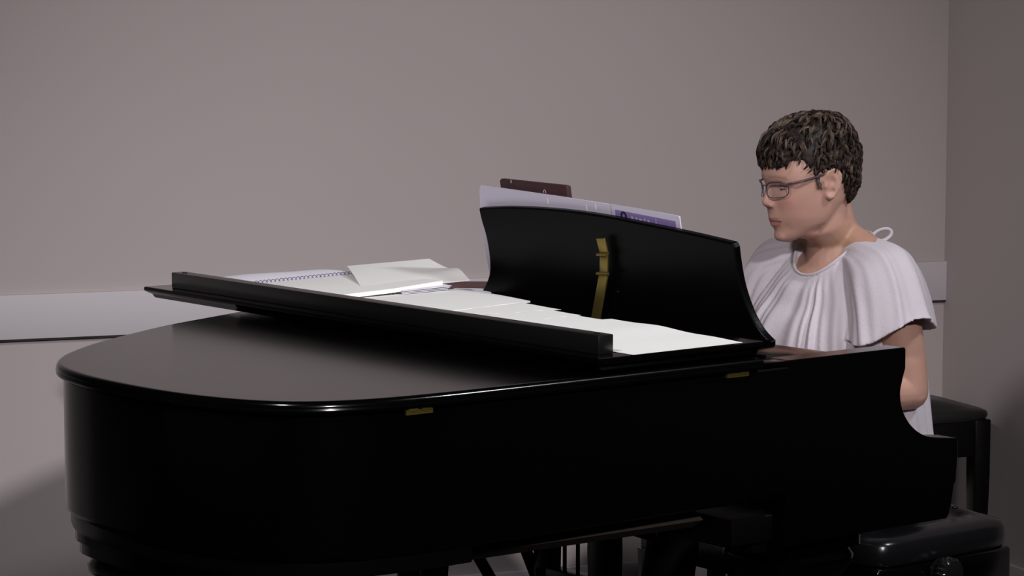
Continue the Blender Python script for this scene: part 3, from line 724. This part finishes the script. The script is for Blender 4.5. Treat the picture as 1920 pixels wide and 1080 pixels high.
arm((1.325, 0.578, 1.060), (1.362, 0.548, 0.805), (1.105, 0.585, 0.808), (-1, 0.06, -0.05), 1)
arm((1.325, 0.946, 1.060), (1.275, 1.015, 0.820), (1.090, 0.930, 0.812), (-1, -0.10, -0.05), -1)
# --- thighs and calves under the trousers, ankles, feet
LEGS = [((1.40, 0.675, 0.60), (0.985, 0.650, 0.565), (1.00, 0.640, 0.10)), ((1.40, 0.850, 0.60), (0.965, 0.865, 0.560), (0.83, 0.815, 0.105))]
for hip, kn, an in LEGS:
    hip, kn, an = Vector(hip), Vector(kn), Vector(an)
    body.capsule([hip, hip.lerp(kn, 0.5), kn], [0.075, 0.064, 0.050], 18)
    body.capsule([kn, kn.lerp(an, 0.3), an], [0.048, 0.049, 0.032], 16)
    body.capsule([an, an + Vector((-0.02, 0, -0.06)), an + Vector((-0.10, 0, -0.072)), an + Vector((-0.14, 0, -0.08))], [0.030, 0.026, 0.016, 0.012], 14)

me, co = remesh(body, 0.0034, 3, 0.5)
# skin tones by place on the face, with mouth crease shade painted in
ha = (co - np.array(HO)) @ np.array(HF) * 1000; hl = (co - np.array(HO)) @ np.array(HL) * 1000; hh = (co - np.array(HO)) @ np.array(HZ) * 1000
base = np.array([0.47, 0.272, 0.215]); col = np.tile(base, (len(co), 1))
def blend(wt, c): 
    global col
    wt = np.clip(wt, 0, 1)[:, None]; col = col * (1 - wt) + np.array(c) * wt
G = lambda x, c, s: np.exp(-((x - c) / s) ** 2)
face = 1 / (1 + np.exp(-(ha - 20) / 8)) * (hh > -150)
blend(0.55 * face * G(np.abs(hl), 47, 20) * G(hh, -45, 24), (0.46, 0.205, 0.180))
blend(0.5 * face * G(hl, 0, 14) * G(hh, -45, 14) * (ha > 104), (0.50, 0.23, 0.205))
lipm = face * (ha > 74) * G(hl, 0, 23) ** 1
lip = ((hh < -75) & (hh > -98) & (np.abs(hl) < 24 - np.abs(hh + 87) * 0.6) & (ha > 80)).astype(float)
blend(0.75 * lip, (0.33, 0.135, 0.125))
blend(0.85 * face * ((np.abs(hh + 86 + 0.10 * np.abs(hl) * 0) < 1.9) & (np.abs(hl) < 25) & (ha > 78)), (0.10, 0.04, 0.04))  # crease shade between the lips, painted as a dark line
blend(0.55 * face * G(hh - 13 + 0.006 * (np.abs(hl) - 28) ** 2 / 1.0, 1, 3.5) * ((np.abs(hl) > 9) & (np.abs(hl) < 52) & (ha > 75)), (0.20, 0.12, 0.085))
blend(0.35 * face * G(np.abs(hl), 31, 14) * G(hh, -12, 10) * (ha > 70), (0.36, 0.19, 0.16))  # darker around the eyes
blend(0.5 * ((hh < -95) & (hh > -230)) * G(ha, -70, 45), (0.40, 0.245, 0.150))
nz = np.array([noise.noise(Vector(p) * 45) for p in co[::1]]) if len(co) < 400000 else np.zeros(len(co))
col *= (1 + 0.05 * nz)[:, None]
me.vertices.foreach_set('co', (co - np.array(PO)).ravel())
at_ = me.color_attributes.new('tone', 'FLOAT_COLOR', 'POINT')
at_.data.foreach_set('color', np.concatenate([np.clip(col, 0, 1), np.ones((len(col), 1))], 1).astype(np.float32).ravel())
me.update()
BODY = link('body', me, 'skin', PERSON, 180)

# --- eyes under lowered lids
for sg in (-1, 1):
    m_ = MB(); m_.ellipsoid(hp(83, sg * 31, -12.5), (0.0122, 0.0122, 0.0085), HR, 20, 12)
    e_ = m_.build('eye', 'eye', PERSON, smooth=180)
    m_ = MB(); m_.ellipsoid(hp(91.5, sg * 31, -14.5), (0.0042, 0.0055, 0.0040), HR, 16, 10); m_.build('iris', 'iris', e_, smooth=180)
    m_ = MB(); m_.tube([hp(84.5 + 12.5 * math.sqrt(max(0.02, 1 - (q / 15) ** 2 - 0.25)), sg * (31 + q), -12.8 - 0.012 * q * q * 0 - abs(q) * 0.03) for q in (-13, -10, -6, -2, 2, 6, 10, 13)], [0.0004, 0.0008, 0.001, 0.0011, 0.0011, 0.0011, 0.001, 0.0005], 6); m_.build('eyelashes', 'iris', PERSON, smooth=180)

# --- trousers and shoes
tm = MB()
tm.loft([ering(1.43, 0.762, 0.536, 0.10, 0.13), ering(1.43, 0.762, 0.56, 0.135, 0.18), ering(1.425, 0.762, 0.63, 0.14, 0.195), ering(1.41, 0.762, 0.72, 0.125, 0.175)])
for hip, kn, an in LEGS:
    hip, kn, an = Vector(hip), Vector(kn), Vector(an)
    tm.capsule([hip, hip.lerp(kn, 0.5), kn], [0.084, 0.075, 0.060], 18)
    tm.capsule([kn, kn.lerp(an, 0.35), kn.lerp(an, 0.90)], [0.058, 0.060, 0.052], 16)
me, co = remesh(tm, 0.008, 4)
me.vertices.foreach_set('co', (co - np.array(PO)).ravel()); me.update()
link('trousers', me, 'trouser', PERSON, 180)
for hip, kn, an in LEGS:
    an = Vector(an); m_ = MB()
    rings = []
    for t, wv, z0, z1 in ((0.052, 0.024, 0.004, 0.095), (0.040, 0.038, 0.0, 0.108), (0.0, 0.044, 0.0, 0.106), (-0.06, 0.045, 0.0, 0.075), (-0.12, 0.047, 0.0, 0.048), (-0.165, 0.040, 0.0, 0.036), (-0.185, 0.022, 0.003, 0.026)):
        dz = an.z - 0.10
        rings.append([(an.x + t, an.y + wv * math.cos(a), dz + (z0 + z1) / 2 + (z1 - z0) / 2 * math.sin(a)) for a in [2 * math.pi * k / 20 for k in range(20)]])
    m_.loft(rings); m_.build('shoe', 'shoe', PERSON, smooth=60)

# --- blouse: gathered body + two loose raglan sleeves
bl = MB(); NTH = 260
def blouse_ring(front, back, hw, zf, zs, zb, amp, e=2.2):
    ring_ = []
    cx = (front + back) / 2; hx = (back - front) / 2
    for k in range(NTH):
        th = 2 * math.pi * k / NTH; c_, s_ = math.cos(th), math.sin(th)       # th=0 is the back, pi the front
        x = cx + hx * math.copysign(abs(c_) ** (2 / e), c_); y = 0.762 + hw * math.copysign(abs(s_) ** (2 / e), s_)
        fr = max(0, -c_)
        z = (zb * max(0, c_) ** 1.5 + zf * max(0, -c_) ** 1.5 + zs * (1 - abs(c_) ** 1.5))
        q = noise.noise(Vector((2.2 * math.cos(th), 2.2 * math.sin(th), zs * 1.3)))
        g = math.sin(34 * th + 5 * q + 1.3 * math.sin(3 * th)) * 0.65 + 0.5 * math.sin(19 * th + 2 + 4 * q)
        d = amp * g * (0.55 + 0.45 * fr)
        n_ = Vector((c_ / hx, s_ / hw, 0)).normalized()
        ring_.append((x + n_.x * d, y + n_.y * d, z))
    return ring_
BL = [(1.246, 1.426, 0.084, 1.054, 1.124, 1.142, 0.0), (1.243, 1.431, 0.090, 1.046, 1.116, 1.136, 0.0008), (1.236, 1.437, 0.098, 1.036, 1.108, 1.127, 0.0020), (1.221, 1.450, 0.116, 1.018, 1.088, 1.106, 0.0045), (1.204, 1.464, 0.142, 0.985, 1.055, 1.080, 0.0065),
      (1.178, 1.482, 0.168, 0.950, 1.005, 1.035, 0.0085), (1.160, 1.500, 0.186, 0.905, 0.945, 0.970, 0.0105), (1.154, 1.518, 0.198, 0.85, 0.88, 0.895, 0.0115), (1.160, 1.534, 0.206, 0.79, 0.81, 0.82, 0.0125), (1.172, 1.545, 0.211, 0.725, 0.735, 0.74, 0.013), (1.195, 1.552, 0.214, 0.66, 0.66, 0.665, 0.014), (1.205, 1.556, 0.216, 0.622, 0.618, 0.618, 0.015)]
Bs = catmull([Vector(q[:3]) for q in BL], 4); Bz = catmull([Vector(q[3:6]) for q in BL], 4); Ba = catmull([Vector((q[6], 0, 0)) for q in BL], 4)
inner_neck = [blouse_ring(1.256, 1.418, 0.078, 1.035, 1.090, 1.110, 0.0), blouse_ring(1.270, 1.410, 0.072, 0.99, 1.04, 1.06, 0.0)]
inner_hem = [blouse_ring(1.22, 1.54, 0.20, 0.640, 0.640, 0.640, 0.012)]
bl.loft(inner_neck[::-1] + [blouse_ring(a.x, a.y, a.z, b_.x, b_.y, b_.z, c_.x) for a, b_, c_ in zip(Bs, Bz, Ba)] + inner_hem)
def sleeve(m2, sg):
    n = 120; rings = []
    P = [(1.345, 0.050, 1.080, 0.048, 0.045, 84), (1.343, 0.090, 1.080, 0.066, 0.058, 80), (1.338, 0.125, 1.072, 0.082, 0.066, 68), (1.332, 0.155, 1.058, 0.094, 0.077, 52), (1.327, 0.176, 1.032, 0.101, 0.080, 34), (1.323, 0.194, 0.996, 0.107, 0.080, 17), (1.319, 0.204, 0.966, 0.111, 0.083, 8), (1.316, 0.209, 0.947, 0.114, 0.087, 4)]
    C = catmull([Vector(p[:3]) for p in P], 5); D = catmull([Vector(p[3:6]) for p in P], 5)
    for i, (c_, d_) in enumerate(zip(C, D)):
        t = i / (len(C) - 1); an = R(d_.z)          # tilt of the ring: 90 = facing sideways, 0 = facing down
        ring_ = []
        for k in range(n):
            th = 2 * math.pi * k / n; ca, sa = math.cos(th), math.sin(th)
            q = noise.noise(Vector((1.8 * ca, 1.8 * sa + 7 * sg, t * 1.2)))
            wv = (0.35 + 0.65 * t) * (0.0042 * math.sin(7 * th + 3 * q + sg) + 0.0025 * math.sin(15 * th + 5 * q)) + 0.010 * q * t
            dx = (d_.x * (0.86 if ca > 0 else (0.80 if sg > 0 else 1.0)) + wv) * ca; dr = (d_.y * (0.90 if sg > 0 else 1.0) + wv) * sa            # dr: outwards (sa>0) / inwards
            y = c_.y + dr * math.cos(an); z = c_.z + dr * math.sin(an)
            if t > 0.5:   # hem rides up over the outside of the arm, droops at front and back
                k_ = (t - 0.5) / 0.5
                z += k_ * k_ * (0.024 * max(0, sa) ** 2 - 0.010 * ca * ca - (0.020 if ca < 0 else 0.0) * ca * ca)
            ring_.append((c_.x + dx, 0.762 + sg * y, z))
        rings.append(ring_)
    # open underside: the hem turns in and up around the arm
    for f_, dz in ((0.95, -0.001), (0.80, 0.012), (0.55, 0.03)):
        rings.append([(1.316 + (x - 1.316) * f_, 0.762 + sg * (0.211 + (abs(y - 0.762) - 0.211) * f_), z + dz) for x, y, z in rings[35]])
    m2.loft(rings)
for sg in (-1, 1): sleeve(bl, sg)
me, co = remesh(bl, 0.0031, 3, 0.5)
me.vertices.foreach_set('co', (co - np.array(PO)).ravel()); me.update()
BLO = link('blouse', me, 'blouse', PERSON, 180)
# neck binding and the tie loop at the back
nb = MB(); nbp = blouse_ring(1.247, 1.425, 0.083, 1.053, 1.123, 1.142, 0.0)[::4]; nbp.append(nbp[0])
nb.tube(nbp, (0.0030, 0.0055), 8); nb.build('neck_binding', 'blouse', BLO, smooth=180)
lp = MB(); pts = []
for k in range(25):
    a = 2 * math.pi * k / 24
    pts.append(Vector((1.412, 0.725, 1.131)) + Vector((0.786, -0.618, 0)) * (0.006 + 0.024 * (1 - math.cos(a)) / 1.0 * 0.9) + Vector((0, 0, 0.013 * math.sin(a) + 0.012 * (1 - math.cos(a)) * 0.5)))
lp.tube(pts, (0.0030, 0.0052), 8); lp.build('neck_tie_loop', 'blouse', BLO, smooth=180)

# --- hair: a base volume and short curly locks
HAIR = [(155, 10, -38, 22), (150, 32, -56, 40), (140, 58, -73, 56), (128, 80, -85, 68), (112, 101, -95, 78), (95, 114, -101, 85), (78, 120, -107, 89), (62, 121, -111, 91), (50, 119, -111, 91.5), (41, 116, -110, 91), (34, 112, -109, 90), (26, 60, -107, 88), (18, 20, -105, 86), (8, -8, -103, 84), (-5, -28, -99, 79), (-20, -38, -94, 71), (-34, -44, -89, 60), (-41, -48, -84, 50)]
def hair_pt(i_f, th):
    i = min(int(i_f), len(HAIR) - 2); t = i_f - i
    h, f_, b_, w_ = [HAIR[i][k] * (1 - t) + HAIR[i + 1][k] * t for k in range(4)]
    c_, s_ = math.cos(th), math.sin(th); ac = b_ + 0.47 * (f_ - b_) if h > 30 else b_ + 0.40 * (f_ - b_)
    p_ = 2.25
    cc = math.copysign(abs(c_) ** (2 / p_), c_); ss = math.copysign(abs(s_) ** (2 / p_), s_)
    a = ac + (f_ - ac) * cc if cc > 0 else ac + (ac - b_) * cc
    l = w_ * ss
    # bare temple: hair stops above and behind it
    hide = 0.0
    al = abs(l)
    if a > -3:
        lim = float(np.interp(a, [-3, 2, 36, 50, 72, 87, 106, 115], [22, 24, 23, 29, 55, 51, 38, 35]))
        wgt = min(1, max(0, (al - 22) / 18))
        lim = lim * wgt + 35 * (1 - wgt)
        hide = 1 / (1 + math.exp((h - lim) / 2.0))
    if h < 34 and abs(a + 2) < 25 and al > 50: hide = max(hide, 1 / (1 + math.exp((h - 31) / 1.5)))
    if hide > 0:
        k = 1 - 0.26 * hide; a2 = 5 + (a - 5) * k; l *= k; a = a2
    return a, l, h, hide
hb = MB(); rings = []
NS = 60
for i in range(NS + 1):
    row = []
    for k in range(96):
        a, l, h, hd = hair_pt(i / NS * (len(HAIR) - 1), 2 * math.pi * k / 96)
        v = Vector((a, l, h)); nn_ = noise.noise(v / 13) * 3.2 + noise.noise(v / 6) * 1.6
        d = Vector((a, l, h * 0.8)).normalized(); v = v + d * (nn_ - 9.5)
        row.append(hp(*v))
    rings.append(row)
hb.loft(rings)
HAIRO = hb.build('hair', 'hair_base', PERSON, smooth=180)
locks = MB(); tone = []
rl = random.Random(11)
def tuft(i_f, th, force_short=False, tint=None):
    a, l, h, hd = hair_pt(i_f, th)
    if hd > 0.3: return False
    if h < 24 and a > -4: return False
    if h < 22 and a > -4 + (h - 24) * 1.1: return False
    if h < 33 and abs(a + 2) < 25 and abs(l) > 55: return False
    c_ = Vector((a, l, h)); nrm = Vector((a + 5, l * 1.1, (h - 20) * 0.9))
    if h < 30: nrm.z *= 0.2
    nrm.normalize()
    crown = Vector((-30, 10, 150)); fl_ = (c_ - crown); fl_ = fl_ - nrm * fl_.dot(nrm)
    if fl_.length < 1e-3: return False
    fl_.normalize(); sd = nrm.cross(fl_)
    short = h < 26
    k_top = min(1, max(0, (h - 45) / 60))
    L_ = rl.uniform(10, 16) if short else rl.uniform(20, 30) + 8 * k_top
    ang = rl.uniform(-0.2, 0.2) if short else rl.uniform(-0.75, 0.75)
    f2 = (fl_ * math.cos(ang) + sd * math.sin(ang)); s2 = nrm.cross(f2)
    curl = rl.uniform(0.3, 0.9) if short else rl.uniform(1.8, 4.2); ph = rl.uniform(0, 6.28); tw = rl.uniform(2.6, 4.6)
    lift = 0.0 if short else rl.uniform(-1.0, 3.0) * (0.4 + 0.6 * k_top)
    wid = 2.6 if short else 3.4
    g = rl.random(); top = min(1, max(0, (h - 60) / 60)) * (0.55 + 0.45 * (a > -50))  # light on the crown painted in: paler tufts likelier towards the top
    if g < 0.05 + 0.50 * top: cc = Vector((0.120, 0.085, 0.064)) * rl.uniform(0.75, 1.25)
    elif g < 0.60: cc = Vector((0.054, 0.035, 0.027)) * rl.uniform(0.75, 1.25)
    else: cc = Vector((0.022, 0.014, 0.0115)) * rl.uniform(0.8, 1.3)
    K = 8
    for q in range(15 if not short else 10):
        ox, oz = rl.gauss(0, wid * 0.5), rl.gauss(0, 1.1); dl_ = rl.uniform(0.8, 1.1); dp = rl.gauss(0, 0.18)
        pts = []; rad = []
        for k in range(K):
            t = k / (K - 1); dist = L_ * dl_ * (t - 0.4)
            arch = (4.6 if not short else 3.0) * math.sin(math.pi * min(1, t * 0.85 + 0.08))
            p = c_ + f2 * dist + nrm * (-4.2 + lift + arch + oz - ox * ox * 0.10 + curl * 0.55 * math.sin(tw * t + ph + dp)) + s2 * (ox * (1.1 - 0.7 * t) + curl * math.cos(tw * t + ph + dp))
            p = p - nrm * (dist * dist / 185.0)
            pts.append(hp(*p)); rad.append(0.00064 * (1.0 - 0.8 * abs(2 * t - 0.9) ** 2.4) + 0.00012)
        locks.tube(pts, rad, 3)
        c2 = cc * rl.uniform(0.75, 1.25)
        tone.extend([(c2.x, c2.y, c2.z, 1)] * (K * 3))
    return True
cnt = 0
while cnt < 1050:
    if tuft(rl.random() ** 0.85 * (len(HAIR) - 1.01), rl.random() * 2 * math.pi): cnt += 1
# thin sideburn in front of each ear
for sg in (-1, 1):
    for q in range(70):
        a0 = rl.uniform(18, 34); h0 = rl.uniform(-12, 20); ll = 77.0 - 0.02 * abs(h0)
        L_ = rl.uniform(6, 11); pts = [hp(a0 + rl.uniform(-1, 1) - 2.5 * t, sg * (ll + 0.6 * math.sin(math.pi * t)), h0 - L_ * (t - 0.5)) for t in (0, 0.33, 0.66, 1)]
        locks.tube(pts, [0.0003, 0.00055, 0.0005, 0.0002], 3)
        cc = Vector((0.07, 0.052, 0.043)) * rl.uniform(0.7, 1.3); tone.extend([(cc.x, cc.y, cc.z, 1)] * 12)
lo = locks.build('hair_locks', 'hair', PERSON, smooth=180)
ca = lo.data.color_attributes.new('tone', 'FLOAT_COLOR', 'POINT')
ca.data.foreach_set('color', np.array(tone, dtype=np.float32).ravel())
lo['kind'] = 'stuff'

# ================================================================== EYEGLASSES
GL = empty('eyeglasses', hp(95, 0, -10), 'eyeglasses with a dark plum top rim on the pianist', 'eyeglasses')
def lens_outline(sg, n=40, k=1.0):
    pts = []
    for i in range(n):
        th = 2 * math.pi * i / n; c_, s_ = math.cos(th), math.sin(th); e = 2 / 3.0
        x = 25.5 * k * math.copysign(abs(c_) ** e, c_); y = 17.0 * k * math.copysign(abs(s_) ** e, s_)
        l = sg * (33 + x); lo_ = abs(l)
        h = -15 + y + 0.09 * x; a = 118 - 0.0076 * lo_ ** 2 + 0.16 * (h + 15)
        pts.append((a, l, h))
    return pts
for sg in (-1, 1):
    oo = lens_outline(sg); m_ = MB()
    m_.loft([[hp(a, l, h) for a, l, h in oo], [hp(a - 1.8, l, h) for a, l, h in oo]])
    m_.build('lens', 'lens', GL, smooth=30)
    # rim: heavy on top, thin wire below
    m_ = MB(); rp = [hp(a - 0.9, l, h) for a, l, h in lens_outline(sg, 48, 1.02)]
    rad = [(0.0010 + 0.0012 * max(0, math.sin(2 * math.pi * i / 48)) ** 0.6) for i in range(48)]
    m_.tube(rp + [rp[0]], rad + [rad[0]], 8); m_.build('rim', 'frame', GL, smooth=60)
    m_ = MB(); m_.tube([hp(94, sg * 58.5, -1), hp(89, sg * 66, 1), hp(82, sg * 72, 3), hp(60, sg * 77.5, 8), hp(30, sg * 81, 16), hp(2, sg * 82, 24), hp(-16, sg * 81, 27), hp(-34, sg * 80, 12)], [(0.0016, 0.0026)] * 5 + [(0.0014, 0.002)] * 3, 8); m_.build('temple', 'frame', GL, smooth=60)
    m_ = MB(); m_.ellipsoid(hp(110, sg * 9, -22), (0.002, 0.0014, 0.0045), HR, 10, 8); m_.build('nose_pad', 'lens', GL, smooth=60)
m_ = MB(); m_.tube([hp(118.3, -8.5, -8), hp(119.5, -4, -6), hp(119.8, 0, -5.5), hp(119.5, 4, -6), hp(118.3, 8.5, -8)], 0.0013, 8); m_.build('bridge', 'frame', GL, smooth=60)
